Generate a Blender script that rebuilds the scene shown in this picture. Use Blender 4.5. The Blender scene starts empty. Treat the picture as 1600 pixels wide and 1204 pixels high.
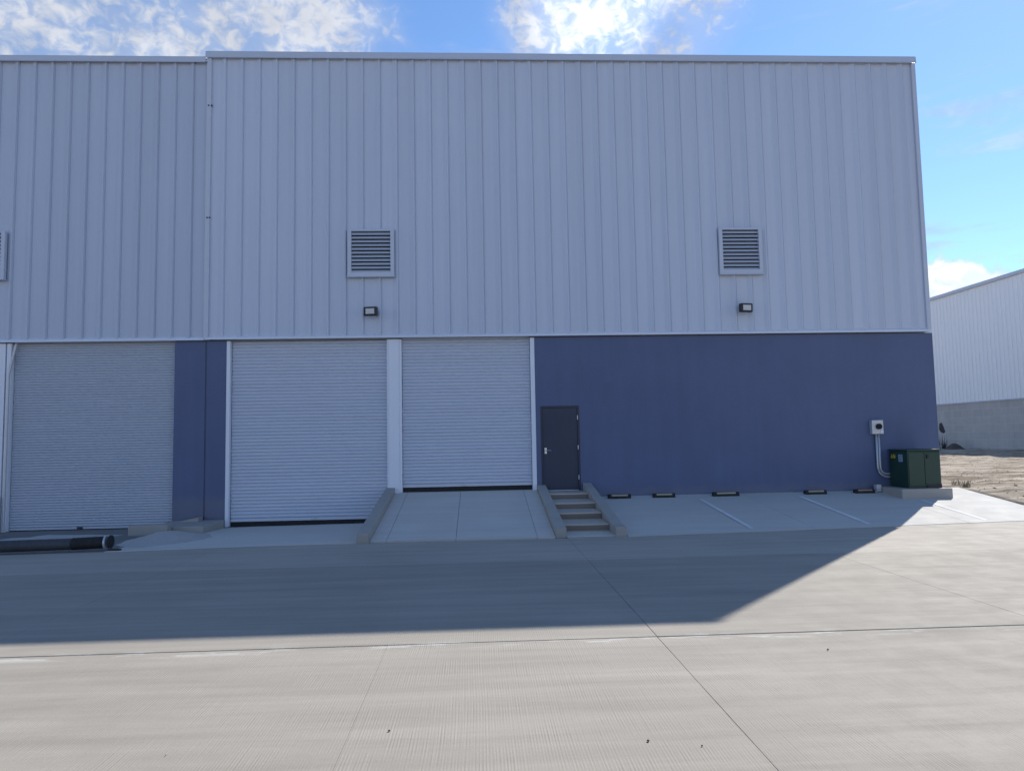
import bpy, bmesh, math, random
from mathutils import Vector, Matrix, noise as mnoise
R = math.radians
random.seed(7)
S = bpy.context.scene
COL = S.collection

# ---------------------------------------------------------------- camera
YAW, PITCH, ROLL = R(2.78), R(4.29), R(-1.047)
fw = Vector((math.sin(YAW)*math.cos(PITCH), math.cos(YAW)*math.cos(PITCH), math.sin(PITCH)))
r0 = Vector((math.cos(YAW), -math.sin(YAW), 0)); u0 = r0.cross(fw)
rr = r0*math.cos(ROLL) + u0*math.sin(ROLL); uu = -r0*math.sin(ROLL) + u0*math.cos(ROLL)
cam = bpy.data.cameras.new('camera'); camo = bpy.data.objects.new('camera', cam); COL.objects.link(camo)
M = Matrix((rr, uu, -fw)).transposed().to_4x4(); M.translation = Vector((0, -18.5, 1.95))
camo.matrix_world = M
cam.sensor_width = 36; cam.lens = 36*1111/1600; cam.clip_end = 6000; cam.clip_start = .05
S.camera = camo

# ---------------------------------------------------------------- sky, sun, exposure
SUN_EL, SUN_AZ = R(40.0), R(41.8)
SKY_STRENGTH, SUN_STRENGTH, EXPOSURE = .15, 5.0, 0.25
S.view_settings.view_transform = 'Standard'; S.view_settings.look = 'None'
S.view_settings.exposure = EXPOSURE; S.view_settings.gamma = 1
S.view_settings.use_curve_mapping = False
sd = Vector((math.sin(SUN_AZ)*math.cos(SUN_EL), math.cos(SUN_AZ)*math.cos(SUN_EL), math.sin(SUN_EL)))
sl = bpy.data.lights.new('sun', 'SUN'); sl.energy = SUN_STRENGTH; sl.angle = R(.5); sl.color = (1, .955, .88)
so = bpy.data.objects.new('sun', sl); COL.objects.link(so); so.rotation_euler = sd.to_track_quat('Z', 'Y').to_euler()


class NT:
    """small expression helper for shader node trees"""
    def __init__(s, tree): s.t = tree
    def n(s, typ, **kw):
        nd = s.t.nodes.new(typ)
        for k, v in kw.items(): setattr(nd, k, v)
        return nd
    def put(s, sock, v):
        if v is None: return
        if isinstance(v, bpy.types.NodeSocket): s.t.links.new(v, sock)
        else:
            if hasattr(sock.default_value, '__len__') and not hasattr(v, '__len__'): v = [v]*len(sock.default_value)
            if hasattr(v, '__len__') and len(sock.default_value) == 4 and len(v) == 3: v = (*v, 1)
            sock.default_value = v
    def m(s, op, a, b=None, c=None, clamp=False):
        nd = s.n('ShaderNodeMath', operation=op, use_clamp=clamp)
        for i, v in enumerate((a, b, c)): s.put(nd.inputs[i], v)
        return nd.outputs[0]
    def v(s, op, a, b=None):
        nd = s.n('ShaderNodeVectorMath', operation=op); s.put(nd.inputs[0], a)
        if b is not None: s.put(nd.inputs[1], b)
        return nd.outputs['Value'] if op in ('LENGTH', 'DOT_PRODUCT') else nd.outputs[0]
    def sep(s, a):
        nd = s.n('ShaderNodeSeparateXYZ'); s.put(nd.inputs[0], a); return nd.outputs
    def comb(s, x, y, z):
        nd = s.n('ShaderNodeCombineXYZ')
        for i, q in enumerate((x, y, z)): s.put(nd.inputs[i], q)
        return nd.outputs[0]
    def noise(s, vec, scale, detail=4, rough=.55, dist=0):
        nd = s.n('ShaderNodeTexNoise'); s.put(nd.inputs['Vector'], vec)
        nd.inputs['Scale'].default_value = scale; nd.inputs['Detail'].default_value = detail
        nd.inputs['Roughness'].default_value = rough; nd.inputs['Distortion'].default_value = dist
        return nd.outputs[0]
    def ramp(s, v, a, b, lo=0., hi=1., smooth=True):
        nd = s.n('ShaderNodeMapRange'); nd.interpolation_type = 'SMOOTHSTEP' if smooth else 'LINEAR'
        s.put(nd.inputs[0], v)
        for i, q in enumerate((a, b, lo, hi)): s.put(nd.inputs[i+1], q)
        return nd.outputs[0]
    def mix(s, f, a, b, mode='MIX'):
        nd = s.n('ShaderNodeMix', data_type='RGBA', blend_type=mode)
        s.put(nd.inputs[0], f); s.put(nd.inputs[6], a); s.put(nd.inputs[7], b)
        return nd.outputs[2]
    def bump(s, h, strength, dist, nrm=None):
        nd = s.n('ShaderNodeBump'); nd.inputs['Strength'].default_value = strength; nd.inputs['Distance'].default_value = dist
        s.put(nd.inputs['Height'], h)
        if nrm is not None: s.put(nd.inputs['Normal'], nrm)
        return nd.outputs[0]


W = bpy.data.worlds.new('World'); S.world = W; W.use_nodes = True
wt = NT(W.node_tree); W.node_tree.nodes.clear()
sky = wt.n('ShaderNodeTexSky', sky_type='NISHITA'); sky.sun_disc = False
sky.sun_elevation = SUN_EL; sky.sun_rotation = SUN_AZ; sky.altitude = 2000; sky.air_density = 1.35; sky.dust_density = .38; sky.ozone_density = 7
bg = wt.n('ShaderNodeBackground'); wt.put(bg.inputs[0], sky.outputs[0]); bg.inputs[1].default_value = SKY_STRENGTH
dirv = wt.n('ShaderNodeTexCoord').outputs['Generated']
dx, dy, dz = wt.sep(dirv)
zz = wt.m('MAXIMUM', dz, .02)
ux = wt.m('DIVIDE', dx, zz); uy = wt.m('DIVIDE', dy, zz)
uv = wt.comb(ux, uy, 0)
edge = wt.noise(uv, 2.2, 4, .6)
banks = [(-1.05, 1.72, .93, .62), (.36, 1.58, .33, .62), (-2.9, -1.6, .8, .6), (1.6, -2.6, .7, .6)]
cov = None
for cx, cy, rx, ry in banks:
    e = wt.m('ADD', wt.m('POWER', wt.m('DIVIDE', wt.m('SUBTRACT', ux, cx), rx), 2), wt.m('POWER', wt.m('DIVIDE', wt.m('SUBTRACT', uy, cy), ry), 2))
    e = wt.m('ADD', e, wt.m('MULTIPLY', wt.m('SUBTRACT', edge, .5), 1.1))
    e = wt.ramp(e, 1.12, .45)
    cov = e if cov is None else wt.m('MAXIMUM', cov, e)
puff = wt.noise(wt.v('MULTIPLY', dirv, (1.0, 1.0, 1.25)), 48, 4, .55, .5)
puff2 = wt.noise(wt.v('MULTIPLY', dirv, (1.0, 1.0, 1.6)), 9, 4, .55, .3)
pf = wt.m('ADD', wt.m('MULTIPLY', puff, .6), wt.m('MULTIPLY', puff2, .4))
thr = wt.ramp(cov, 0, 1, .68, .40, False)
den = wt.ramp(wt.m('SUBTRACT', pf, thr), -.12, .20)
den = wt.m('MULTIPLY', den, wt.ramp(cov, 0, .25))
# the thin veil lying in the same air as the puffs
den = wt.m('MAXIMUM', den, wt.m('MULTIPLY', cov, wt.ramp(puff2, .3, .7, .35, .7)))
den = wt.m('MULTIPLY', den, wt.ramp(dz, .16, .3))
den = wt.m('MULTIPLY', den, .88)
# cumulus bank standing low round the horizon
az = wt.m('ARCTAN2', dx, dy)
low = wt.noise(wt.comb(wt.m('MULTIPLY', az, 1.0), 0, 0), 3.0, 5, .6)
fluff = wt.noise(dirv, 14, 5, .6)
top = wt.m('ADD', wt.m('ADD', .03, wt.m('MULTIPLY', low, .30)), wt.m('MULTIPLY', wt.m('SUBTRACT', fluff, .5), .05))
cum = wt.ramp(wt.m('SUBTRACT', dz, top), .006, -.006)
wisp = wt.m('MULTIPLY', wt.ramp(wt.noise(wt.v('MULTIPLY', dirv, (3, 3, 22)), 1.6, 5, .6, .6), .50, .75), wt.ramp(dz, .62, .2, .22, .5))
core = wt.m('ADD', wt.m('POWER', wt.m('DIVIDE', wt.m('SUBTRACT', ux, .30), .2), 2), wt.m('POWER', wt.m('DIVIDE', wt.m('SUBTRACT', uy, 1.5), .5), 2))
core = wt.ramp(core, 1.1, .1)   # the thick middle of one bank, nearest the sun
core = wt.m('MAXIMUM', core, wt.m('MULTIPLY', cum, .8))
bright = wt.m('ADD', wt.ramp(fluff, .3, .7, .60, .76), wt.m('MULTIPLY', core, .55))
dens = wt.m('MAXIMUM', wt.m('MAXIMUM', den, cum), wisp, clamp=True)
ccol = wt.mix(wt.ramp(pf, .42, .62), (.66, .74, .90, 1), (.93, .95, 1.0, 1))
cbg = wt.n('ShaderNodeBackground'); wt.put(cbg.inputs[0], ccol); wt.put(cbg.inputs[1], bright)
ms = wt.n('ShaderNodeMixShader'); wt.put(ms.inputs[0], dens)
W.node_tree.links.new(bg.outputs[0], ms.inputs[1]); W.node_tree.links.new(cbg.outputs[0], ms.inputs[2])
wo = wt.n('ShaderNodeOutputWorld'); W.node_tree.links.new(ms.outputs[0], wo.inputs[0])

# ---------------------------------------------------------------- materials
def newmat(name):
    m = bpy.data.materials.new(name); m.use_nodes = True
    t = NT(m.node_tree); b = m.node_tree.nodes['Principled BSDF']
    return m, t, b

def pos(t): return t.n('ShaderNodeNewGeometry').outputs['Position']
def rnd(t): return t.n('ShaderNodeObjectInfo').outputs['Random']

def scale_col(t, col, f):
    return t.mix(1.0, col, t.comb(f, f, f), 'MULTIPLY')

def concrete(name, base, tine=0., streak=.16, grime=.18, bumps=.35, var=.05, smear_y=None, warm=(1.03, 1.0, .95)):
    m, t, b = newmat(name); p = pos(t)
    big = t.noise(p, .35, 5, .6)
    st = t.noise(t.v('MULTIPLY', p, (.22, 2.6, 1)), 1.3, 5, .62, .3)
    st2 = t.noise(t.v('MULTIPLY', p, (.9, 9., 4)), 1.0, 4, .6)
    fine = t.noise(p, 55, 3, .7)
    blot = t.noise(p, 2.3, 6, .65)
    f = t.m('ADD', 1.0, t.m('MULTIPLY', t.m('SUBTRACT', st, .5), streak*2.4))
    f = t.m('ADD', f, t.m('MULTIPLY', t.m('SUBTRACT', st2, .5), streak*.8))
    f = t.m('ADD', f, t.m('MULTIPLY', t.m('SUBTRACT', big, .5), grime*2.0))
    f = t.m('ADD', f, t.m('MULTIPLY', t.m('SUBTRACT', blot, .5), grime*.9))
    f = t.m('ADD', f, t.m('MULTIPLY', t.m('SUBTRACT', fine, .5), .16))
    f = t.m('ADD', f, t.m('MULTIPLY', t.m('SUBTRACT', rnd(t), .5), var))
    dark = t.ramp(t.noise(p, 1.1, 6, .7, .5), .66, .78, 1, .86)
    f = t.m('MULTIPLY', f, dark)
    hb = t.m('MULTIPLY', fine, .35)
    x, y, z = t.sep(p)
    if tine:
        wob = t.m('MULTIPLY', t.noise(t.v('MULTIPLY', p, (1, .35, 1)), .8, 2), .10)
        ph = t.m('MULTIPLY', t.m('ADD', x, wob), 2*math.pi/.0215)
        ph = t.m('ADD', ph, t.m('MULTIPLY', rnd(t), 40))
        wv = t.m('SINE', ph)
        amp = t.ramp(t.noise(p, 2.3, 6, .75), .36, .66, .1, 1.)
        br = t.noise(t.v('MULTIPLY', p, (1, .018, 1)), 75, 2, .5)
        wv = t.m('ADD', t.m('MULTIPLY', wv, .45), t.m('MULTIPLY', t.m('SUBTRACT', br, .5), 3.0))
        wv = t.m('MULTIPLY', wv, amp)
        hb = t.m('ADD', hb, t.m('MULTIPLY', wv, tine))
        f = t.m('MULTIPLY', f, t.m('ADD', 1, t.m('MULTIPLY', wv, .022)))
    col = scale_col(t, tuple(base[i]*warm[i] for i in range(3)) + (1,), f)
    if smear_y is not None:
        sx = t.noise(t.v('MULTIPLY', p, (.7, 3, 1)), 1.6, 5, .65)
        dyy = t.m('ABSOLUTE', t.m('SUBTRACT', y, smear_y))
        mk = t.m('MULTIPLY', t.ramp(dyy, .16, .02), t.ramp(sx, .52, .60))
        col = t.mix(t.m('MULTIPLY', mk, .42), col, (.66, .65, .61, 1))
    t.put(b.inputs['Base Color'], col)
    t.put(b.inputs['Roughness'], t.ramp(blot, .3, .7, .78, .93))
    t.put(b.inputs['Normal'], t.bump(hb, bumps, .006))
    b.inputs['Specular IOR Level'].default_value = .35
    return m

def painted_metal(name, base, rough=.42, streak=.05, var=.05, bumps=.25, metallic=0., axis='Z', dirt=.0):
    m, t, b = newmat(name); p = pos(t)
    sc = (5.5, 5.5, .14) if axis == 'Z' else (.3, 5, 5)
    st = t.noise(t.v('MULTIPLY', p, sc), 1.2, 4, .6)
    bl = t.noise(p, .55, 4, .55)
    f = t.m('ADD', 1, t.m('MULTIPLY', t.m('SUBTRACT', st, .5), streak*2))
    f = t.m('ADD', f, t.m('MULTIPLY', t.m('SUBTRACT', bl, .5), streak*1.5))
    f = t.m('ADD', f, t.m('MULTIPLY', t.m('SUBTRACT', rnd(t), .5), var))
    if dirt:
        f = t.m('MULTIPLY', f, t.ramp(t.noise(t.v('MULTIPLY', p, (3, 3, .5)), 2, 6, .7), .58, .8, 1, 1-dirt))
    t.put(b.inputs['Base Color'], scale_col(t, (*base, 1), f))
    b.inputs['Metallic'].default_value = metallic
    t.put(b.inputs['Roughness'], t.ramp(bl, .3, .7, rough-.06, rough+.08))
    oil = t.noise(t.v('MULTIPLY', p, (2.2, 2.2, .7)), 1.0, 2, .5)
    t.put(b.inputs['Normal'], t.bump(oil, bumps, .02))
    return m

def plaster(name, base, bumps=.3):
    m, t, b = newmat(name); p = pos(t)
    bl = t.noise(p, .5, 5, .6); st = t.noise(t.v('MULTIPLY', p, (3, 3, .3)), 1.2, 5, .65); fi = t.noise(p, 30, 4, .6); sc = t.noise(t.v('MULTIPLY', p, (1, 1, 2.2)), 2.4, 6, .7, .6)
    f = t.m('ADD', 1, t.m('MULTIPLY', t.m('SUBTRACT', bl, .5), .34))
    f = t.m('ADD', f, t.m('MULTIPLY', t.m('SUBTRACT', st, .5), .24))
    f = t.m('ADD', f, t.m('MULTIPLY', t.m('SUBTRACT', fi, .5), .06))
    f = t.m('ADD', f, t.m('MULTIPLY', t.ramp(sc, .60, .70), .10))
    z = t.sep(p)[2]
    splash = t.m('MULTIPLY', t.ramp(t.m('ADD', z, t.m('MULTIPLY', t.m('SUBTRACT', t.noise(p, 3, 5, .65), .5), .5)), .75, .45), .30)
    col = t.mix(splash, scale_col(t, (*base, 1), f), (.20, .19, .19, 1))
    t.put(b.inputs['Base Color'], col); b.inputs['Roughness'].default_value = .62
    t.put(b.inputs['Normal'], t.bump(t.m('ADD', t.m('MULTIPLY', fi, .4), t.noise(p, 1.4, 3)), bumps, .012))
    return m

def simple(name, col, rough=.6, metallic=0., var=.15, scale=9):
    m, t, b = newmat(name); p = pos(t)
    f = t.m('ADD', 1, t.m('MULTIPLY', t.m('SUBTRACT', t.noise(p, scale, 5, .6), .5), var*2))
    t.put(b.inputs['Base Color'], scale_col(t, (*col, 1), f)); b.inputs['Metallic'].default_value = metallic
    t.put(b.inputs['Roughness'], t.ramp(t.noise(p, scale*1.7, 4), .3, .7, max(.05, rough-.1), min(1, rough+.08)))
    return m

JOINT_Y = -11.45
MAT = {}
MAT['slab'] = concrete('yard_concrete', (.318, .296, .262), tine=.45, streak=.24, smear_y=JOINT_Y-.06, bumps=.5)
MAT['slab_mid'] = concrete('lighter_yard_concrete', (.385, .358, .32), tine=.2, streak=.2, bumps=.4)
MAT['pad'] = concrete('new_pad_concrete', (.51, .505, .485), streak=.10, grime=.10, bumps=.25)
MAT['ramp'] = concrete('ramp_concrete', (.56, .55, .53), streak=.12, grime=.12, bumps=.4)
MAT['apron'] = concrete('apron_concrete', (.56, .555, .535), streak=.12, grime=.12, bumps=.3)
MAT['step'] = concrete('step_concrete', (.46, .42, .38), streak=.08, grime=.16, bumps=.3)
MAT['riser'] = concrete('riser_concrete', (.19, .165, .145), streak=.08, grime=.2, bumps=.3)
MAT['kerb'] = concrete('kerb_concrete', (.35, .345, .335), streak=.08, grime=.2, bumps=.4)
MAT['darkconc'] = concrete('dark_concrete', (.20, .20, .20), streak=.2, grime=.3, bumps=.4)  # darker, more mottled grey concrete for the left apron
MAT['joint'] = simple('joint_filler', (.06, .058, .055), .9)
MAT['clad'] = painted_metal('pearl_cladding_paint', (.52, .575, .68), rough=.45, streak=.06, var=.05, bumps=.45)
MAT['clad2'] = painted_metal('neighbour_cladding_paint', (.47, .525, .63), rough=.45, streak=.06, var=.05, bumps=.45)
MAT['trim'] = painted_metal('trim_paint', (.50, .55, .64), rough=.4, var=.02, axis='X')
MAT['flash'] = painted_metal('flashing_paint', (.66, .70, .77), rough=.4, var=.02, axis='X')
MAT['shutter'] = painted_metal('shutter_paint', (.53, .575, .66), rough=.4, streak=.015, var=.03, bumps=.0, axis='X')
MAT['shutter1'] = painted_metal('dusty_shutter_paint', (.46, .505, .575), rough=.45, streak=.02, var=.03, bumps=.02, axis='X')
MAT['white'] = painted_metal('white_post_paint', (.72, .76, .83), rough=.45, var=.02)
MAT['blue'] = plaster('navy_plaster', (.088, .118, .222))
MAT['door'] = painted_metal('navy_door_paint', (.022, .034, .066), rough=.5, streak=.06, var=0)
MAT['frame'] = painted_metal('navy_frame_paint', (.018, .028, .052), rough=.5, var=0)
MAT['steel'] = simple('brushed_steel', (.55, .56, .58), .32, .9, .05)
MAT['galv'] = simple('galvanised_steel', (.50, .52, .55), .42, .35, .10, 14)
MAT['black'] = simple('black_rubber', (.012, .012, .013), .75)
MAT['blackmetal'] = simple('black_lamp_metal', (.015, .016, .02), .5)
MAT['dark'] = simple('dark_interior', (.01, .011, .013), .9)
MAT['ventback'] = simple('vent_slot_shade', (.05, .055, .065), .9)  # near-black plate colour, paints the shade between the louvre slats
MAT['yellow'] = simple('faded_yellow_strip', (.36, .32, .22), .6, 0, .2)
MAT['orange'] = simple('faded_orange_strip', (.32, .20, .13), .6, 0, .2)
MAT['line'] = concrete('worn_line_paint', (.72, .72, .71), streak=.15, grime=.35, bumps=.2, warm=(1, 1, 1))
MAT['green'] = painted_metal('transformer_green_paint', (.009, .042, .029), rough=.38, streak=.07, var=0, bumps=.1)
MAT['sticker_y'] = simple('warning_yellow', (.50, .38, .04), .5)
MAT['sticker_b'] = simple('pale_blue_sticker', (.30, .42, .55), .5)
MAT['ink'] = simple('dark_ink', (.03, .04, .06), .6)
MAT['pipe'] = simple('black_polythene', (.045, .05, .058), .65, 0, .3, 6)
MAT['sand'] = simple('pale_sand', (.44, .425, .40), .95, 0, .14, 14)
MAT['soil'] = simple('dark_soil', (.10, .085, .07), .95, 0, .4, 7)
MAT['stone'] = simple('dark_pebble', (.05, .045, .04), .85, 0, .3, 60)
MAT['brown'] = simple('dark_bumper_rubber', (.03, .022, .018), .8)
MAT['farclad'] = painted_metal('far_cladding_paint', (.84, .86, .88), rough=.5, streak=.04, var=.02)
# lamp lens: glass front with a faint ribbed reflector behind
MAT['lens'] = simple('lamp_lens_glass', (.50, .52, .54), .18, 0, .08, 40)

def block_mat():
    m, t, b = newmat('far_block_wall'); p = pos(t)
    x, y, z = t.sep(p)
    br = t.n('ShaderNodeTexBrick'); t.put(br.inputs['Vector'], t.comb(y, z, 0))
    br.inputs['Scale'].default_value = 1; br.inputs['Brick Width'].default_value = 1.22; br.inputs['Row Height'].default_value = .61
    br.inputs['Mortar Size'].default_value = .018; br.inputs['Color1'].default_value = (.47, .46, .44, 1); br.inputs['Color2'].default_value = (.41, .405, .39, 1); br.inputs['Mortar'].default_value = (.52, .51, .49, 1)
    f = t.m('ADD', .72, t.m('MULTIPLY', t.noise(t.v('MULTIPLY', p, (1, 1.2, .25)), 1.2, 6, .65), .36))
    f = t.m('ADD', f, t.m('MULTIPLY', t.noise(p, 2.5, 5, .6), .22))
    t.put(b.inputs['Base Color'], t.mix(1., br.outputs[0], t.comb(f, f, f), 'MULTIPLY'))
    b.inputs['Roughness'].default_value = .9
    t.put(b.inputs['Normal'], t.bump(br.outputs[1], -.3, .01))
    return m
MAT['block'] = block_mat()

def dirt_mat():
    m, t, b = newmat('dry_earth'); p = pos(t)
    a = t.noise(t.v('MULTIPLY', p, (.5, 1.3, 1)), .7, 7, .68, .4)
    c = t.noise(p, 3.3, 6, .7); d = t.noise(p, 24, 3, .6)
    tr = t.noise(t.v('MULTIPLY', p, (.12, 1.6, 1)), 1.1, 4, .6)
    col = t.mix(t.ramp(a, .36, .64), (.19, .15, .11, 1), (.45, .385, .305, 1))
    col = t.mix(t.m('MULTIPLY', t.ramp(tr, .5, .62), .55), col, (.53, .475, .385, 1))
    col = t.mix(t.m('MULTIPLY', t.ramp(c, .54, .70), .8), col, (.11, .09, .068, 1))
    f = t.m('ADD', .8, t.m('MULTIPLY', d, .4))
    t.put(b.inputs['Base Color'], scale_col(t, col, f)); b.inputs['Roughness'].default_value = 1
    b.inputs['Specular IOR Level'].default_value = .1
    t.put(b.inputs['Normal'], t.bump(t.m('ADD', c, t.m('MULTIPLY', d, .3)), .8, .08))
    return m
MAT['dirt'] = dirt_mat()
MAT['clod'] = simple('earth_clod', (.40, .34, .27), .95, 0, .35, 8)

# ---------------------------------------------------------------- mesh helpers
def add_box(bm, x0, x1, y0, y1, z0, z1):
    v = [bm.verts.new((x, y, z)) for z in (z0, z1) for y in (y0, y1) for x in (x0, x1)]
    for q in ((0, 2, 3, 1), (4, 5, 7, 6), (0, 1, 5, 4), (2, 6, 7, 3), (0, 4, 6, 2), (1, 3, 7, 5)):
        bm.faces.new([v[i] for i in q])

def add_prism_x(bm, prof, x0, x1):
    """closed (y,z) outline swept along X"""
    a = [bm.verts.new((x0, y, z)) for y, z in prof]; b = [bm.verts.new((x1, y, z)) for y, z in prof]
    n = len(prof)
    bm.faces.new(a); bm.faces.new(b[::-1])
    for i in range(n): bm.faces.new((a[i], b[i], b[(i+1) % n], a[(i+1) % n]))
    bmesh.ops.recalc_face_normals(bm, faces=bm.faces)

def add_prism_z(bm, prof, z0, z1):
    a = [bm.verts.new((x, y, z0)) for x, y in prof]; b = [bm.verts.new((x, y, z1)) for x, y in prof]
    n = len(prof)
    bm.faces.new(a); bm.faces.new(b[::-1])
    for i in range(n): bm.faces.new((a[i], b[i], b[(i+1) % n], a[(i+1) % n]))
    bmesh.ops.recalc_face_normals(bm, faces=bm.faces)

def add_tube(bm, pts, r, seg=10, cap=True):
    rings = []; pts = [Vector(p) for p in pts]
    for i, p in enumerate(pts):
        d = (pts[min(i+1, len(pts)-1)] - pts[max(i-1, 0)]).normalized()
        up = Vector((0, 0, 1)) if abs(d.z) < .9 else Vector((0, 1, 0))
        a = d.cross(up).normalized(); b = d.cross(a)
        rad = r[i] if isinstance(r, (list, tuple)) else r
        rings.append([bm.verts.new(p + (a*math.cos(k*2*math.pi/seg) + b*math.sin(k*2*math.pi/seg))*rad) for k in range(seg)])
    for i in range(len(rings)-1):
        for k in range(seg):
            bm.faces.new((rings[i][k], rings[i][(k+1) % seg], rings[i+1][(k+1) % seg], rings[i+1][k]))
    if cap: bm.faces.new(rings[0][::-1]); bm.faces.new(rings[-1])
    bmesh.ops.recalc_face_normals(bm, faces=bm.faces)

def mesh_of(bm, name, bevel=0., seg=1, smooth=False):
    if bevel:
        bmesh.ops.bevel(bm, geom=list(bm.edges), offset=bevel, segments=seg, affect='EDGES', profile=.5, clamp_overlap=True)
    me = bpy.data.meshes.new(name); bm.to_mesh(me); bm.free()
    if smooth:
        me.polygons.foreach_set('use_smooth', [True]*len(me.polygons))
    return me

def link(name, me, mat, parent=None, loc=(0, 0, 0), rot=(0, 0, 0)):
    o = bpy.data.objects.new(name, me); COL.objects.link(o)
    if mat is not None and not me.materials: me.materials.append(MAT[mat])
    o.parent = parent; o.location = loc; o.rotation_euler = rot
    return o

def part(name, mat, parent, build, bevel=0., seg=1, smooth=False, loc=(0, 0, 0), rot=(0, 0, 0)):
    bm = bmesh.new(); build(bm)
    return link(name, mesh_of(bm, name, bevel, seg, smooth), mat, parent, loc, rot)

def bx(name, mat, parent, dims, bevel=0., loc=(0, 0, 0), rot=(0, 0, 0), seg=1):
    return part(name, mat, parent, lambda bm: add_box(bm, *dims), bevel, seg, False, loc, rot)

def tag(o, label=None, cat=None, group=None, kind=None):
    for k, v in (('label', label), ('category', cat), ('group', group), ('kind', kind)):
        if v: o[k] = v
    return o

def thing(name, label, cat, loc=(0, 0, 0), group=None):
    o = bpy.data.objects.new(name, None); COL.objects.link(o); o.location = loc; o.empty_display_size = .3
    return tag(o, label, cat, group)

def sub(o, loc):   # world -> local of an unrotated empty
    return tuple(loc[i]-o.location[i] for i in range(3))

# ---------------------------------------------------------------- ground
def terrain(x, y):
    if x < 12.83: return -.75
    base = .42 if y > -.2 else max(-.25, .42 + (y+.2)*.105)
    if y < -4.3: return -.3
    n = mnoise.noise((x*.55, y*.9, 1.3))*.05 + mnoise.noise((x*1.9, y*2.6, 4.))*.05 + mnoise.noise((x*5.1, y*6.3, 7.))*.028
    n += .035*math.sin(y*2.4 + 1.5*mnoise.noise((x*.2, y*.1, 3.)))*max(0, mnoise.noise((x*.15, y*.25, 9.)) + .35)
    k = min(1, (x-12.83)/1.2)
    return base - .03*(1-k) + n*k
def grid_axis(spec):
    out = []
    for a, b, st in spec:
        n = max(1, round((b-a)/st)); out += [a+(b-a)*i/n for i in range(n)]
    out.append(spec[-1][1]); return out
gx = grid_axis([(-3000, -200, 700), (-200, 0, 50), (0, 12.8, 6.4), (12.8, 12.86, .06), (12.86, 34, .24), (34, 60, .8), (60, 200, 20), (200, 3000, 700)])
gy = grid_axis([(-3000, -200, 700), (-200, -8, 32), (-8, 26, .24), (26, 48, .4), (48, 90, 1.2), (90, 300, 30), (300, 3000, 675)])
vs = [(x, y, terrain(x, y)) for y in gy for x in gx]; nx = len(gx)
fs = [(j*nx+i, j*nx+i+1, (j+1)*nx+i+1, (j+1)*nx+i) for j in range(len(gy)-1) for i in range(nx-1)]
me = bpy.data.meshes.new('ground'); me.from_pydata(vs, [], fs); me.polygons.foreach_set('use_smooth', [True]*len(fs))
tag(link('ground', me, 'dirt'), kind='structure')

# concrete yard: base sheet (seen only in the joints) and slabs
def yard_base(bm):
    add_box(bm, -40, -2.37, -60, -4.30, -.24, -.035); add_box(bm, -2.369, 34, -60, -3.3, -.24, -.035)
yard = part('yard', 'joint', None, yard_base); tag(yard, kind='structure')
XJ = [-40, -28, -20.9, -16.9, -12.9, -8.9, -4.9, -.9, 1.72, 5.70, 9.7, 13.7, 17.7, 24, 34]
YJ = [-60, -40, -29.5, -25, -20.5, -16, JOINT_Y, -7.0, None]
for j in range(len(YJ)-1):
    for i in range(len(XJ)-1):
        x0, x1, y0, y1 = XJ[i], XJ[i+1], YJ[j], YJ[j+1]
        if y1 is None: y1 = -4.55 if x1 < 0 else -3.45
        if j in (6, 7) and x1 == -.9: x1 = 1.72
        elif j in (6, 7) and x0 == -.9: continue
        gxx, gyy = .0022, .0032
        gl = .0012 if x0 == -.9 else gxx; gr = .0012 if x1 == -.9 else gxx
        dz0 = random.uniform(-.002, .001)
        if j == 5: dz0 -= .004
        # split the slab at the first joint in front of the door apron
        if y1 > -4.5 and x0 < -.9:
            y1 = -4.5
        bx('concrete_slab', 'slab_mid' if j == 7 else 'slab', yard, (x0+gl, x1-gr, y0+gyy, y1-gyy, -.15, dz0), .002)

# aprons between the building and the yard
def slab_quad(name, mat, parent, quad, zt, drop=.5):
    """quad of (x,y) with a top height per corner, solid below"""
    def b(bm):
        t = [bm.verts.new((q[0], q[1], z)) for q, z in zip(quad, zt)]
        l = [bm.verts.new((q[0], q[1], min(zt)-drop)) for q in quad]
        n = len(t); bm.faces.new(t); bm.faces.new(l[::-1])
        for i in range(n): bm.faces.new((t[i], l[i], l[(i+1) % n], t[(i+1) % n]))
        bmesh.ops.recalc_face_normals(bm, faces=bm.faces)
    return part(name, mat, parent, b)

apron = slab_quad('door_apron', 'apron', None, [(-6.95, .3), (-2.36, .3), (-2.36, -4.34), (-6.95, -4.80)], [-.17, -.135, .004, .006], .2)
tag(apron, kind='structure')
apron2 = slab_quad('dark_apron', 'darkconc', None, [(-16.0, .3), (-6.96, .3), (-6.96, -4.80), (-16.0, -5.2)], [-.14, -.14, .004, .004], .2)  # left apron, a slab of darker grey concrete
tag(apron2, kind='structure')

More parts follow.
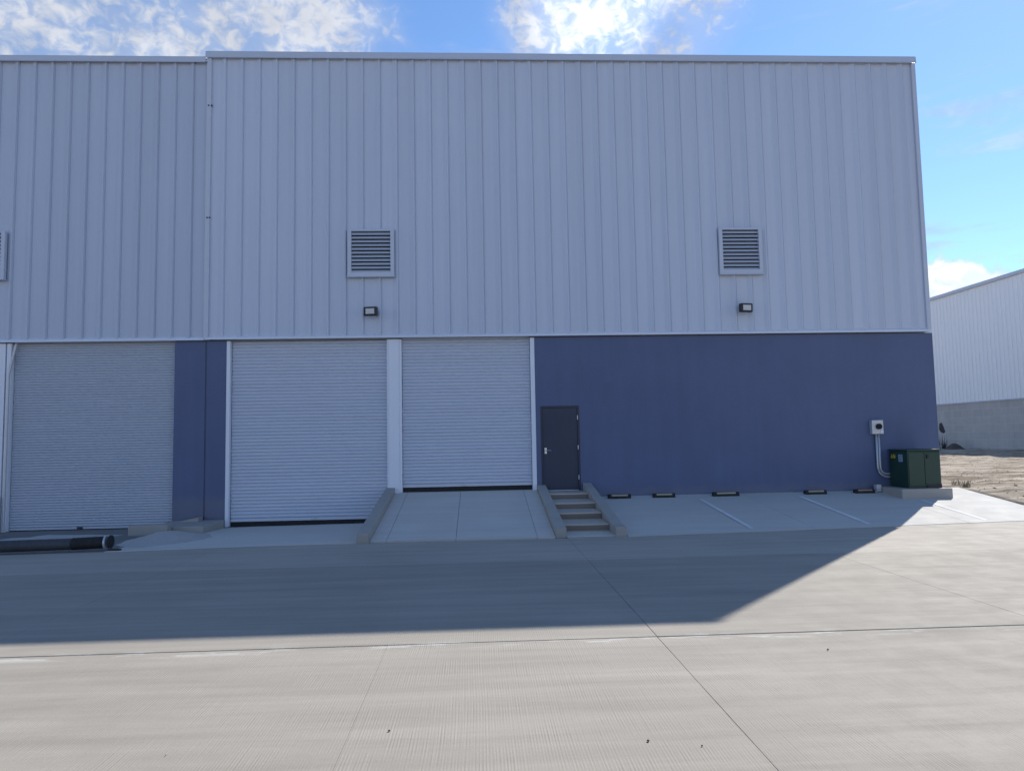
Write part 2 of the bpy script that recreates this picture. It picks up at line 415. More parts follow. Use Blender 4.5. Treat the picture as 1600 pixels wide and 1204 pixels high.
PADX0, PADX1 = 2.92, 12.85
def pad_front(x): return -4.50 + (x-PADX0)/(PADX1-PADX0)*1.0
def pad_z(x, y):
    k = y/pad_front(x); return .42*(1-k) + .006*k
pad = thing('parking_pad', None, None); tag(pad, kind='structure')
for x0, x1 in ((PADX0, 6.85), (6.86, 10.35), (10.36, PADX1)):
    slab_quad('concrete_slab', 'pad', pad, [(x0, .15), (x1, .15), (x1, pad_front(x1)), (x0, pad_front(x0))], [.435, .435, .006, .006], .2)
bx('sleeper_strip', 'joint', pad, (PADX0, PADX1, -3.3, .1, -.2, .0))
for xs, ya, yb in ((5.56, -.7, -4.0), (8.16, -.6, -3.75), (10.86, -1.35, -3.55)):
    def stripe(bm):
        n = 6; w = .05; row = []
        for k in range(n+1):
            y = ya+(yb-ya)*k/n
            row.append([bm.verts.new((xs+.02*k/n+s, y, .006+.429*(y-pad_front(xs))/(.15-pad_front(xs))+.004)) for s in (-w, w)])
        for k in range(n): bm.faces.new((row[k][0], row[k][1], row[k+1][1], row[k+1][0]))
        bmesh.ops.recalc_face_normals(bm, faces=bm.faces)
    part('parking_line', 'line', pad, stripe)

# ---------------------------------------------------------------- buildings
PITCHW = .4475
def panel_mesh(name, w, h, depth=.050):
    """one wall sheet: broad pan, stiffening swages, trapezoid rib lapping over the next sheet"""
    prof = [(0, 0), (.06, 0), (.066, -.002), (.08, -.002), (.086, 0), (.245, 0), (.335, -depth*.8), (.345, -depth), (.378, -depth),
            (.398, -.002), (.404, .010), (.412, .010), (.416, 0), (.452, -.001)]
    k = w/PITCHW
    prof = [(x*k, y) for x, y in prof]
    bm = bmesh.new()
    lo = [bm.verts.new((x, y, 0)) for x, y in prof]; hi = [bm.verts.new((x, y, h)) for x, y in prof]
    for i in range(len(prof)-1): bm.faces.new((lo[i], lo[i+1], hi[i+1], hi[i]))
    # returned edge gives the sheet a thickness
    bl = [bm.verts.new((x, y+.003, 0)) for x, y in prof]; bh = [bm.verts.new((x, y+.003, h)) for x, y in prof]
    for i in range(len(prof)-1): bm.faces.new((bl[i+1], bl[i], bh[i], bh[i+1])); bm.faces.new((lo[i+1], lo[i], bl[i], bl[i+1])); bm.faces.new((hi[i], hi[i+1], bh[i+1], bh[i]))
    bm.faces.new((lo[-1], bl[-1], bh[-1], hi[-1])); bm.faces.new((bl[0], lo[0], hi[0], bh[0]))
    return mesh_of(bm, name)

def louvre(parent, x0, x1, z0, z1, y):
    v = bpy.data.objects.new('louvre_vent', None); COL.objects.link(v); v.parent = parent; v.location = (x0-parent.location.x, y-parent.location.y, z0-parent.location.z)
    w, h = x1-x0, z1-z0; f = .095
    def fr(bm):
        add_box(bm, 0, f, -.10, 0, 0, h); add_box(bm, w-f, w, -.10, 0, 0, h)
        add_box(bm, f, w-f, -.10, 0, h-.05, h); add_box(bm, f, w-f, -.10, 0, 0, .10)
        add_box(bm, -.015, w+.015, -.125, .0, -.025, 0)
    part('vent_frame', 'trim', v, fr)
    bx('vent_back', 'ventback', v, (f, w-f, -.012, -.004, .10, h-.05))
    n = 11; st = (h-.15)/n
    sm = None
    for k in range(n):
        if sm is None:
            bm = bmesh.new(); add_prism_x(bm, [(-.088, -.004), (-.092, .0), (-.03, .070), (-.026, .066)], f, w-f); sm = mesh_of(bm, 'louvre_slat')
        link('slat', sm, 'trim', v, (0, 0, .10+st*k))
    return v

def roller_door(parent, x0, x1, zb, zt, y, pitch, mat, seal, lock_x=.5, lock_mat='galv'):
    d = bpy.data.objects.new('roller_door', None); COL.objects.link(d); d.parent = parent; d.location = (x0-parent.location.x, y-parent.location.y, zb-parent.location.z)
    w = x1-x0; n = int((zt-zb)/pitch)
    bm = bmesh.new(); prof = []
    for i in range(7):
        a = i/6; prof.append((-.003-.024*math.sin(math.pi*a)**.8, pitch*(.06+.9*a)))
    prof = [(0.002, 0)] + prof + [(.002, pitch)]
    lo = [bm.verts.new((.004, yy, z)) for yy, z in prof]; hi = [bm.verts.new((w-.004, yy, z)) for yy, z in prof]
    for i in range(len(prof)-1): bm.faces.new((lo[i], hi[i], hi[i+1], lo[i+1]))
    bl = [bm.verts.new((x, .004, z)) for x, z in ((.004, 0), (w-.004, 0), (w-.004, pitch), (.004, pitch))]; bm.faces.new(bl[::-1])
    me = mesh_of(bm, 'shutter_slat')
    for k in range(1, n+1):
        o = link('slat', me, mat, d, (random.uniform(-.002, .002), random.uniform(-.002, .002), pitch*k))
    bx('bottom_rail', mat, d, (0, w, -.03, .01, .012, pitch-.002), .004)
    bx('rubber_seal', 'black', d, (0, w, -.012, .012, -seal, .011))
    c = w*lock_x
    lk = bx('lock', lock_mat, d, (c-.07, c+.07, -.055, -.031, .02, .065), .004)
    return d

def guide(parent, x0, x1, y0, y1, z0, z1, mat='white'):
    px, py, pz = parent.location
    def g(bm):
        add_box(bm, x0-px, x1-px, y0-py, y1-py, z0-pz, z1-pz)
    return part('door_guide', mat, parent, g, .004)

CB = 4.62          # bottom edge of the cladding
# ---- main warehouse
B = thing('warehouse', 'large grey ribbed metal warehouse with navy lower wall, two roller doors and a personnel door', 'building', (2.66, 0, 0))
bxo = B.location.x
def L(x): return x-bxo
ROOF = 12.26
pm = panel_mesh('wall_sheet', PITCHW, ROOF-.1-CB-.03)
x = -6.5 - PITCHW*.88
xs = []
while x + PITCHW < 12.14:
    xs.append(x); x += PITCHW
for x in xs: link('cladding_panel', pm, 'clad', B, (L(x), -.055, CB+.03))
bx('end_sheet', 'clad', B, (L(xs[-1]+PITCHW+.004), L(12.14), -.053, -.05, CB+.03, ROOF-.1))
def trimprof(h):  # cap flashing with a drip and rounded nose
    return [(.02, ROOF+.03), (-.13, ROOF+.015), (-.145, ROOF-.01), (-.15, ROOF-h+.035), (-.165, ROOF-h), (-.155, ROOF-h-.008), (-.13, ROOF-h+.03), (-.12, ROOF-.04), (.02, ROOF-.02)]
part('roof_trim', 'trim', B, lambda bm: add_prism_x(bm, trimprof(.17), L(-7.02), L(12.222)))
bx('corner_trim', 'trim', B, (L(12.10), L(12.215), -.112, .05, CB+.0, ROOF-.15), .006)
bx('corner_trim', 'trim', B, (L(-6.99), L(-6.87), -.118, .03, CB-.01, ROOF-.15), .006)
def flashp(bm): add_prism_x(bm, [(-.052, CB+.10), (-.112, CB+.055), (-.125, CB+.0), (-.115, CB-.004), (-.03, CB+.012), (-.03, CB+.10)], L(-6.93), L(12.222))
part('base_flashing', 'flash', B, flashp)
for bxx, bz in ((-6.93, 10.8), (-6.85, 10.8), (-6.93, 7.8), (-6.87, 7.8)):
    part('bolt', 'ink', B, lambda bm: add_tube(bm, [(L(bxx), -.13, bz), (L(bxx), -.10, bz)], .022, 6))
part('wall_stub', 'blackmetal', B, lambda bm: add_tube(bm, [(L(12.18), .25, 11.53), (L(12.31), .18, 11.52)], .05, 8))
# lower walls
def lower_right(bm):
    add_box(bm, L(1.50), L(1.63), 0, .2, -.3, CB-.02)
    add_box(bm, L(1.63), L(2.64), 0, .2, 2.79, CB-.02)
    add_box(bm, L(2.64), L(12.29), 0, .2, -.3, CB-.02)
part('lower_wall', 'blue', B, lower_right)
bx('lower_wall', 'blue', B, (L(-6.93), L(-6.43), 0, .2, -.3, CB-.02))
def shell(bm):
    add_box(bm, L(-6.86), L(12.13), .205, .215, CB-.05, ROOF-.2)    # liner behind the cladding
    add_box(bm, L(12.09), L(12.11), .215, 30, -.3, ROOF-.2); add_box(bm, L(-6.88), L(-6.86), .215, 30, -.3, ROOF-.2)
    add_box(bm, L(-6.88), L(12.11), 30, 30.02, -.3, ROOF-.2)
part('wall_shell', 'clad', B, shell)
bx('roof', 'trim', B, (L(-6.95), L(12.2), .02, 30.05, ROOF-.12, ROOF-.04))
# right return wall, ribbed above, plastered below
def sidewall(bm):
    y = .06
    prof = []
    while y < 29.9:
        prof += [(0, y), (0, y+.31), (.036, y+.34), (.036, y+.39), (0, y+.42)]; y += PITCHW
    lo = [bm.verts.new((L(12.14)+a, yy, CB)) for a, yy in prof]; hi = [bm.verts.new((L(12.14)+a, yy, ROOF-.1)) for a, yy in prof]
    for i in range(len(prof)-1): bm.faces.new((lo[i], lo[i+1], hi[i+1], hi[i]))
part('side_cladding', 'clad', B, sidewall)
bx('side_wall', 'blue', B, (L(12.12), L(12.285), .2, 30, -.3, CB-.02))
bx('interior_floor', 'kerb', B, (L(-6.8), L(12.0), .36, 29.9, -.3, .60))
# doors
roller_door(B, -6.33, -2.35, .0-.0875+.05, 4.60, .14, .0875, 'shutter', .11, .53, 'galv')
roller_door(B, -1.96, 1.385, .735, 4.60, .14, .0875, 'shutter', .10, .47, 'galv')
guide(B, -6.43, -6.34, -.012, .2, -.14, CB-.03); guide(B, -2.345, -2.30, -.002, .2, -.1, CB-.03)
guide(B, -2.03, -1.965, -.002, .2, .6, CB-.03); guide(B, 1.39, 1.50, -.012, .2, .6, CB-.03)
bx('door_post', 'white', B, (L(-2.30), L(-2.03), -.025, .2, .45, CB-.03), .005)
bx('door_sill', 'kerb', B, (L(-2.1), L(1.5), -.003, .36, -.3, .628))
bx('head_box', 'trim', B, (L(-6.35), L(-2.33), .17, .2, 4.3, CB-.01)); bx('head_box', 'trim', B, (L(-1.97), L(1.39), .17, .2, 4.3, CB-.01))
# personnel door
pdr = bpy.data.objects.new('personnel_door', None); COL.objects.link(pdr); pdr.parent = B; pdr.location = (L(1.63), 0, .60)
def frame(bm):
    add_box(bm, 0, .05, -.012, .1, 0, 2.19); add_box(bm, .96, 1.01, -.012, .1, 0, 2.19); add_box(bm, .05, .96, -.012, .1, 2.14, 2.19)
part('door_frame', 'frame', pdr, frame)
bx('door_leaf', 'door', pdr, (.053, .957, .015, .06, .012, 2.137), .003)
bx('threshold', 'galv', pdr, (.05, .96, -.01, .1, -.01, .01))
part('handle', 'steel', pdr, lambda bm: (add_tube(bm, [(.115, .015, 1.03), (.115, -.05, 1.03)], .028, 10), add_tube(bm, [(.10, -.045, 1.03), (.16, -.05, 1.032), (.25, -.04, 1.028)], .014, 8)), smooth=False)
bx('lock_plate', 'steel', pdr, (.085, .145, .008, .0149, .95, 1.10), .002)
for hz in (.33, 1.1, 1.88):
    part('hinge', 'galv', pdr, lambda bm: add_tube(bm, [(.962, -.02, hz-.055), (.962, -.02, hz+.055)], .013, 8))
louvre(B, -3.32, -2.12, 6.22, 7.46, -.094); louvre(B, 6.48, 7.65, 6.22, 7.46, -.094)

# ---- neighbouring bay on the left
N = thing('warehouse', 'lower adjoining grey metal warehouse bay at the left edge with one dusty roller door', 'building', (-10.5, 0, 0))
def LN(x): return x+10.5
RN = 12.12
pn = panel_mesh('wall_sheet_left', PITCHW, RN-.1-CB)
x = -7.34 - PITCHW*.88
xl = [x+PITCHW*k for k in range(-23, 1)]
for x in xl: link('cladding_panel', pn, 'clad2', N, (LN(x), -.03, CB+.0))
bx('end_sheet', 'clad2', N, (LN(xl[-1]+PITCHW+.004), LN(-6.995), -.028, -.024, CB, RN-.1))
def ntrim(bm):
    o = RN-ROOF
    add_prism_x(bm, [(y+.02, z+o) for y, z in trimprof(.15)], LN(-18), LN(-7.03))
part('roof_trim', 'trim', N, ntrim)
part('base_flashing', 'flash', N, lambda bm: add_prism_x(bm, [(-.026, CB+.09), (-.086, CB+.045), (-.10, CB-.01), (-.09, CB-.014), (-.0, CB+.0), (-.0, CB+.09)], LN(-18), LN(-6.99)))
bx('lower_wall', 'blue', N, (LN(-7.74), LN(-6.935), .004, .2, -.3, CB-.02))
bx('lower_wall', 'blue', N, (LN(-18), LN(-12.364), .004, .2, -.3, CB-.02))
bx('expansion_joint', 'ink', N, (LN(-6.966), LN(-6.948), .0, .0038, -.1, CB-.02))
def nshell(bm):
    add_box(bm, LN(-18), LN(-6.95), .205, .215, CB-.05, RN-.2); add_box(bm, LN(-18), LN(-6.95), 29.5, 29.55, -.3, RN-.2); add_box(bm, LN(-18), LN(-17.95), .215, 29.5, -.3, RN-.2)
part('wall_shell', 'clad2', N, nshell)
bx('roof', 'trim', N, (LN(-18), LN(-6.97), .02, 29.5, RN-.12, RN-.04))
roller_door(N, -11.78, -7.75, -.125, 4.60, .14, .0665, 'shutter1', .06, .43, 'ink')
guide(N, -11.90, -11.79, -.012, .2, -.14, CB-.03)
part('guide_flare', 'galv', N, lambda bm: add_tube(bm, [(LN(-11.83), -.03, -.1), (LN(-11.83), -.03, 3.75), (LN(-11.80), -.03, 3.95), (LN(-11.66), -.03, 4.58)], .03, 8))
bx('door_post', 'white', N, (LN(-12.36), LN(-11.93), -.02, .2, -.14, CB-.03), .005)
bx('dock_bumper', 'brown', N, (LN(-12.34), LN(-11.935), -.14, -.021, -.1, .72), .015)
bx('head_box', 'trim', N, (LN(-11.79), LN(-7.75), .17, .2, 4.3, CB-.01))
bx('interior_floor', 'kerb', N, (LN(-17.9), LN(-6.97), .36, 29.4, -.4, -.12))
louvre(N, -13.15, -11.95, 6.22, 7.46, -.068)

# ---- far warehouse across the dirt lot
FX, FY0, FY1 = 40.4, 8.0, 82.0; FZ = .3; FCB = 4.25; FR = 13.7
Fb = thing('warehouse', 'distant white ribbed warehouse on a grey concrete block base beyond the dirt lot', 'building', (FX, 45, 0))
def fclad(bm):
    y = FY0; prof = []
    while y < FY1-.5:
        prof += [(0, y), (0, y+.30), (-.045, y+.335), (-.045, y+.40), (0, y+.435)]; y += PITCHW
    lo = [bm.verts.new((a-.02, yy-45, FCB)) for a, yy in prof]; hi = [bm.verts.new((a-.02, yy-45, FR-.1)) for a, yy in prof]
    for i in range(len(prof)-1): bm.faces.new((lo[i+1], lo[i], hi[i], hi[i+1]))
part('cladding', 'farclad', Fb, fclad)
bx('block_wall', 'block', Fb, (.0, .3, FY0-45, FY1-45, -.6, FCB-.01))
bx('base_flashing', 'trim', Fb, (-.10, -.0, FY0-45, FY1-45, FCB-.03, FCB+.06))
bx('roof_trim', 'trim', Fb, (-.22, .1, FY0-45.1, FY1-44.9, FR-.22, FR+.05), .02)
def fshell(bm):
    add_box(bm, .02, 30, FY0-45, FY0-44.9, FCB-.1, FR-.1); add_box(bm, .02, 30, FY1-45.1, FY1-45, -.6, FR-.1); add_box(bm, 29.9, 30, FY0-44.9, FY1-45.1, -.6, FR-.1)
part('wall_shell', 'farclad', Fb, fshell)
bx('end_block_wall', 'block', Fb, (.3, 30, FY0-45, FY0-44.7, -.6, FCB-.1))
bx('roof', 'trim', Fb, (.05, 30, FY0-45, FY1-45, FR-.14, FR-.05))

# ---------------------------------------------------------------- ramp and stairs
RZ0, RYE = .622, -4.30
ramp = thing('loading_ramp', 'wide grey concrete ramp sloping up to the roller door beside the stairs', 'ramp', (-.3, -2.1, 0))
def rl(x, y, z): return (x+.3, y+2.1, z)
for x0, x1, m in ((-2.15, -1.83, 'ramp'), (-1.83, -.47, 'ramp'), (-.47, 1.14, 'apron'), (1.14, 1.50, 'ramp')):
    def rb(bm):
        g = .004
        prof = [(-.005, RZ0), (RYE, .004), (RYE, -.2), (-.005, -.2)]
        add_prism_x(bm, [(y+2.1, z) for y, z in prof], x0+.3+g, x1+.3-g)
    part('concrete_slab', m, ramp, rb)
bx('joint_filler', 'joint', ramp, (-1.84, 1.79, -2.15, 2.09, -.2, -.02))
def kerb_prof(z_top0, z_top1, y0, y1, flat=0.):
    pr = [(y0, z_top0), (y1+flat, z_top1)]
    if flat: pr.append((y1, z_top1))
    return pr + [(y1, -.15), (y0, -.15)]
part('kerb', 'kerb', ramp, lambda bm: add_prism_x(bm, [(y+2.1, z) for y, z in kerb_prof(.76, .17, -.03, -4.42)], -2.38+.3, -2.153+.3), .008)

stairs = thing('stairs', 'short flight of broad concrete steps with low cheek walls leading to the dark personnel door', 'stairs', (2.2, -2.0, 0))
for yb, yf, z in ((-.004, -.9, .585), (-.9, -1.95, .45), (-1.95, -2.8, .31), (-2.8, -3.68, .165)):
    bx('step', 'step', stairs, (1.724-2.2, 2.686-2.2, yf+2.0, yb+1.998, -.15, z), .006)
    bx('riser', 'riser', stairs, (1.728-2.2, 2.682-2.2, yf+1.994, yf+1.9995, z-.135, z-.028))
bx('stair_foot', 'pad', stairs, (1.724-2.2, 2.686-2.2, -4.35+2, -3.682+2, -.15, .012))
part('cheek_wall', 'kerb', stairs, lambda bm: add_prism_x(bm, [(y+2, z) for y, z in kerb_prof(.75, .17, -.03, -4.30, .05)], 1.505-2.2, 1.72-2.2), .008)
part('cheek_wall', 'kerb', stairs, lambda bm: add_prism_x(bm, [(y+2, z) for y, z in kerb_prof(.78, .185, -.03, -4.42, .42)], 2.69-2.2, 2.905-2.2), .008)

# ---------------------------------------------------------------- transformer, meter, lamps
def pz(x, y): return .006+.429*(y-pad_front(x))/(.15-pad_front(x))
pl = bx('concrete_plinth', 'kerb', None, (10.50, 11.80, -1.16, -.03, .15, .525), .012)
tag(pl, 'low grey concrete plinth under the green transformer cabinet', 'plinth')
T = thing('transformer_cabinet', 'dark green metal transformer cabinet on a concrete plinth at the building corner', 'transformer', (11.25, -.5, .525))
bx('tank', 'green', T, (-.42, .43, -.42, .38, 0, .93), .012)
bx('lid', 'green', T, (-.44, .45, -.455, .40, .93, .975), .012)
bx('door_panel', 'green', T, (-.40, .005, -.436, -.421, .05, .90), .006); bx('door_panel', 'green', T, (.015, .41, -.436, -.421, .05, .90), .006)
bx('skirt', 'blackmetal', T, (.05, .425, -.445, -.437, .0, .10))
bx('cabinet_handle', 'blackmetal', T, (.431, .475, -.30, -.22, .50, .63), .01)
bx('padlock', 'blackmetal', T, (.06, .12, -.465, -.437, .74, .84), .008)
st = bpy.data.objects.new('warning_sticker', None); COL.objects.link(st); st.parent = T; st.location = (-.4235, 0, .80)
part('sticker_mark', 'sticker_y', st, lambda bm: add_prism_x(bm, [(.30, -.055), (.20, -.055), (.25, .05)], -.002, .0))
part('sticker_mark', 'sticker_y', st, lambda bm: add_prism_x(bm, [(.19, -.055), (.09, -.055), (.09, .05), (.13, .0), (.15, .05), (.19, .05)], -.002, .0))
s2 = bx('label_sticker', 'sticker_b', T, (-.4255, -.4235, -.22, -.04, .66, .84))
for k in range(4): bx('printed_line', 'ink', s2, (-.4275, -.4257, -.20, -.06-.03*(k % 2), .685+.04*k, .698+.04*k))

mb = thing('meter_box', 'grey electric meter box with twin bent conduits on the navy wall', 'meter box', (10.56, 0, 1.9))
bx('box', 'galv', mb, (-.155, .155, -.14, 0, 0, .37), .01)
part('meter_glass', 'dark', mb, lambda bm: add_tube(bm, [(.02, -.14, .20), (.02, -.19, .20), (.02, -.20, .20)], [.075, .075, .06], 20))
bx('terminal_cover', 'white', mb, (.06, .14, -.155, -.141, .02, .09), .004)
for k, (ox, rbend, zb) in enumerate(((-.02, .26, -1.13), (.045, .17, -1.05))):
    pts = [(ox, -.07-.0*k, .0), (ox, -.07, zb+rbend)]
    for a in range(1, 7):
        an = a/6*math.pi/2; pts.append((ox+rbend*(1-math.cos(an)), -.07, zb+rbend-rbend*math.sin(an)))
    pts.append((.40, -.07, zb))
    part('conduit', 'galv', mb, lambda bm: add_tube(bm, pts, .027, 10), smooth=True)
jb = thing('junction_box', 'small grey junction box on the ground beside the transformer plinth', 'junction box', (10.33, -.22, .40))
bx('box', 'galv', jb, (.02, .15, -.08, .08, 0, .19), .01)
bx('foot', 'kerb', jb, (-.16, .019, -.10, .09, -.02, .04), .008)

def flood(x, z, label, turn):
    t = thing('wall_lamp', label, 'lamp', (x, -.095, z), 'floodlights on the facade')
    bx('wall_bracket', 'blackmetal', t, (-.05, .05, -.10, 0, -.06, .06), .006)
    h = bx('housing', 'blackmetal', t, (-.175, .175, -.11, .02, -.115, .115), .018, (0, -.17, 0), (R(3), 0, turn))
    bx('lens', 'lens', h, (-.115, .115, -.116, -.1105, -.07, .07), .004)
    for k in range(5): bx('cooling_fin', 'blackmetal', h, (-.14+.06*k, -.125+.06*k, .021, .05, -.09, .09))
    return t
flood(-2.70, 5.275, 'black floodlight on the cladding above the wider roller door, below the louvre vent', R(-11))
flood(7.07, 5.275, 'black floodlight on the cladding above the parking spaces, below the right louvre vent', R(11))

# ---------------------------------------------------------------- wheel stops
stops = [(3.29, 3.87, 'yellow', 'black rubber wheel stop nearest the stairs, with a yellow strip'),
         (4.45, 5.01, 'yellow', 'black wheel stop second from the stairs, left of the first parking line'),
         (6.00, 6.68, 'yellow', 'longest black wheel stop, in the middle of the row along the navy wall'),
         (8.42, 8.98, 'yellow', 'black wheel stop just right of the second parking line by the navy wall'),
         (9.74, 10.26, 'orange', 'black wheel stop with an orange strip, nearest the green transformer')]
for x0, x1, m, lab in stops:
    c = (x0+x1)/2; w = (x1-x0)/2; y = -.30
    t = thing('wheel_stop', lab, 'wheel stop', (c, y, pz(c, y)-.004), 'wheel stops along the navy wall')
    part('rubber_block', 'black', t, lambda bm: add_prism_x(bm, [(-.085, 0), (-.075, .045), (-.05, .10), (.05, .10), (.075, .045), (.085, 0)], -w, w), .006)
    part('reflective_strip', m, t, lambda bm: add_prism_x(bm, [(-.0725, .056), (-.0545, .095), (-.0575, .098), (-.0755, .058)], -w*.72, w*.72))

# ---------------------------------------------------------------- left corner: blocks, sand, pipe
land = part('concrete_landing', 'kerb', None, lambda bm: add_prism_z(bm, [(-6.44, -.02), (-7.72, -.02), (-7.72, -.8), (-7.15, -1.40), (-6.44, -1.40)], -.2, .05), .012)
tag(land, 'flat low concrete slab against the navy wall left of the wider roller door', 'slab')
wedge = part('concrete_wedge', 'kerb', None, lambda bm: add_prism_x(bm, [(-.35, -.2), (-.35, .02), (-.05, .02), (-.05, -.2)], -8.3, -6.96))
for v in wedge.data.vertices:
    if v.co.z > 0: v.co.z = .15 if v.co.x > -7.5 else -.10
tag(wedge, 'dark sloping concrete kerb at the foot of the navy wall beside the left shutter', 'kerb')
blk = bx('concrete_block', 'kerb', None, (-.42, .42, -.16, .16, 0, .24), .015, (-7.55, -1.62, -.10), (0, 0, R(5)))
tag(blk, 'small concrete block in front of the left shutter behind the sand', 'block')

def mound(name, mat, cx, cy, rx, ry, h, zf, label, cat, n=40, seed=0., skew=0.):
    vs, fs = [], []
    for j in range(n+1):
        for i in range(n+1):
            u, v = i/n*2-1, j/n*2-1
            r = math.sqrt(u*u+v*v)
            a = math.atan2(v, u)
            edge = .82+.16*mnoise.noise((math.cos(a)*1.6+seed, math.sin(a)*1.6, seed))
            k = max(0, 1-r/edge); hh = h*(k*k*(3-2*k))
            x, y = cx+u*rx, cy+v*ry+skew*u
            hh += (mnoise.noise((x*3, y*3, seed))*.025 + mnoise.noise((x*9, y*9, seed))*.008)*min(1, k*4)
            vs.append((x, y, zf(x, y)-.02+(hh+.02 if k > 0 else 0)))
    for j in range(n):
        for i in range(n): fs.append((j*(n+1)+i, j*(n+1)+i+1, (j+1)*(n+1)+i+1, (j+1)*(n+1)+i))
    me = bpy.data.meshes.new(name); me.from_pydata(vs, [], fs); me.polygons.foreach_set('use_smooth', [True]*len(fs))
    return tag(link(name, me, mat), label, cat)
def apz(x, y): return -.165 + .171*min(1, max(0, -y/4.8))
mound('sand_heap', 'sand', -6.75, -2.6, 1.15, 1.9, .17, apz, 'pale flattened heap of sand in front of the concrete slab by the shutters', 'sand', seed=2.)
mound('sand_heap', 'sand', -9.6, -2.2, 2.4, 1.0, .10, apz, 'thin drift of sand in front of the left shutter behind the pipe', 'sand', seed=5., skew=.9)

pp = thing('drain_pipe', 'thick black pipe with a pale collar lying on the ground at the left edge', 'pipe', (-7.95, -4.62, 0))
part('pipe_run', 'pipe', pp, lambda bm: add_tube(bm, [(-4.6, -.42, .13), (-2.5, -.24, .135), (-1.0, -.10, .135), (.35, .0, .14), (.93, .05, .15)], [.11, .11, .108, .105, .105], 24), smooth=True)
part('pipe_sleeve', 'black', pp, lambda bm: add_tube(bm, [(.32, -.01, .14), (.34, -.01, .14), (.86, .04, .15), (.88, .04, .15)], [.09, .112, .112, .10], 20))
part('collar', 'galv', pp, lambda bm: add_tube(bm, [(.90, .045, .15), (.905, .045, .15), (.935, .048, .15), (.94, .048, .15)], [.11, .132, .132, .11], 20))
part('collar', 'black', pp, lambda bm: add_tube(bm, [(.985, .05, .155), (.99, .05, .155), (1.01, .05, .155), (1.015, .05, .155)], [.05, .125, .125, .05], 20))
bx('pipe_wedge', 'brown', pp, (1.0, 1.22, -.06, .03, -.0, .03), .008)

# ---------------------------------------------------------------- far lot debris and loose stones
mound('soil_heap', 'soil', 39.2, 38.6, 1.3, 1.2, .6, lambda x, y: .33, 'dark heap of soil at the foot of the distant concrete block wall', 'soil', 30, 8.)
def weed(bm):
    rnd_ = random.Random(4)
    for k in range(34):
        a = rnd_.uniform(0, 6.28); l = rnd_.uniform(.4, 1.25); sp = rnd_.uniform(.02, .22)
        p0 = Vector((rnd_.uniform(-.22, .22), rnd_.uniform(-.25, .25), 0)); p1 = p0 + Vector((math.cos(a)*sp, math.sin(a)*sp, l))
        s = Vector((math.sin(a), -math.cos(a), 0))*.03
        v = [bm.verts.new(q) for q in (p0-s, p0+s, p1+s*.2, p1-s*.2)]; bm.faces.new(v)
MAT['weed'] = simple('dry_dark_weed', (.045, .045, .05), .9)
tag(part('weed_clump', 'weed', None, weed, loc=(39.6, 40.6, .4)), 'dark upright weed clump by the distant concrete block wall', 'weed')
def patch(bm):
    pr = [(a*.8, b*.7) for a, b in [(0, .75), (.35, .82), (.62, .3), (.85, -.35), (.55, -.5), (.1, -.32), (-.12, .05)]]
    a = [bm.verts.new((-.03, -y, z)) for y, z in pr]; b = [bm.verts.new((.02, -y, z)) for y, z in pr]
    bm.faces.new(a); bm.faces.new(b[::-1])
    for i in range(len(pr)): bm.faces.new((a[i], b[i], b[(i+1) % len(pr)], a[(i+1) % len(pr)]))
    bmesh.ops.recalc_face_normals(bm, faces=bm.faces)
part('dark_patch', 'weed', Fb, patch, loc=(-.0, -2.95, 2.1))


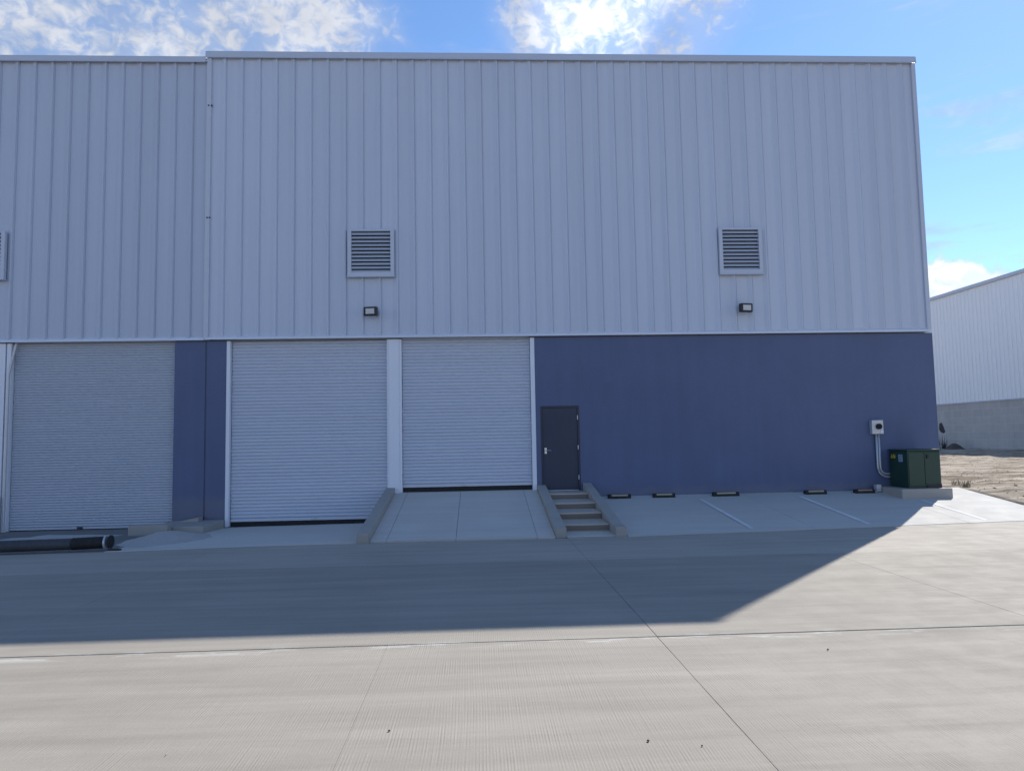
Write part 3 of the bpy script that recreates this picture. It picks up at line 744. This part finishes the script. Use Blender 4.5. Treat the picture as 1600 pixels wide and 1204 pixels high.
pebs = [(-.63, -13.5, .017, 'small dark pebble on the near concrete left of the long joint line'), (1.06, -13.82, .018, 'small dark pebble on the near concrete, left of the paired pebbles'),
        (1.38, -13.92, .012, 'tiny pebble right of another near the bottom edge of the yard'), (3.13, -12.05, .018, 'small dark pebble on sunlit concrete near the cross joint at the right'),
        (-2.0, -13.75, .009, 'tiny dark pebble furthest left on the sunlit concrete')]
for x, y, r, lab in pebs:
    r *= .5
    def pb(bm):
        bmesh.ops.create_icosphere(bm, subdivisions=2, radius=r)
        for v in bm.verts: v.co *= 1+.35*mnoise.noise(v.co*90+Vector((x, y, 0))); v.co.z *= .7
    tag(part('pebble', 'stone', None, pb, loc=(x, y, r*.45)), lab, 'pebble', 'loose pebbles on the yard')

# clods and stones strewn over the dirt lot, too many and too small to count
def clods(bm):
    rn = random.Random(11)
    for k in range(2200):
        d = rn.random()**1.6
        x = 13.1 + d*24 + rn.uniform(-.2, .6); y = rn.uniform(-3.4, 34) if k % 3 else rn.uniform(-3.4, 8)
        r = rn.uniform(.008, .022)*(1+1.2*(rn.random() > .95))*(1+.8*d)
        z = terrain(x, y)
        o = bmesh.ops.create_icosphere(bm, subdivisions=1, radius=r)['verts']
        sx, sy, sz = rn.uniform(.8, 1.5), rn.uniform(.8, 1.5), rn.uniform(.45, .8)
        for v in o:
            q = 1+rn.uniform(-.18, .18); v.co = Vector((v.co.x*sx*q+x, v.co.y*sy*q+y, v.co.z*sz*q+z+r*.2))
tag(part('loose_clods', 'clod', None, clods), 'loose stones and earth clods strewn over the dirt lot', 'stones', kind='stuff')

MAT['tuft'] = simple('dry_grass', (.20, .19, .11), .9, 0, .3, 20)
for k, (x, y, n, h, lab) in enumerate(((13.35, .55, 46, .26, 'dry grey weed tuft at the edge of the dirt just behind the transformer cabinet'),
                                       (13.75, 1.5, 30, .2, 'smaller dry weed tuft further back on the dirt behind the transformer cabinet'))):
    rn = random.Random(20+k)
    def tuft(bm):
        for i in range(n):
            a = rn.uniform(0, 6.28); l = rn.uniform(.5, 1)*h; sp = rn.uniform(.2, .9)*h
            p0 = Vector((rn.uniform(-.12, .12), rn.uniform(-.12, .12), -.02)); p1 = p0 + Vector((math.cos(a)*sp*.4, math.sin(a)*sp*.4, l*.6)); p2 = p0 + Vector((math.cos(a)*sp, math.sin(a)*sp, l))
            w = Vector((math.sin(a), -math.cos(a), 0))*.007
            v = [bm.verts.new(q) for q in (p0-w, p0+w, p1+w*.8, p1-w*.8, p2)]
            bm.faces.new(v[:4]); bm.faces.new((v[3], v[2], v[4]))
    tag(part('weed_tuft', 'tuft', None, tuft, loc=(x, y, terrain(x, y))), lab, 'weed', 'weed tufts on the dirt lot')
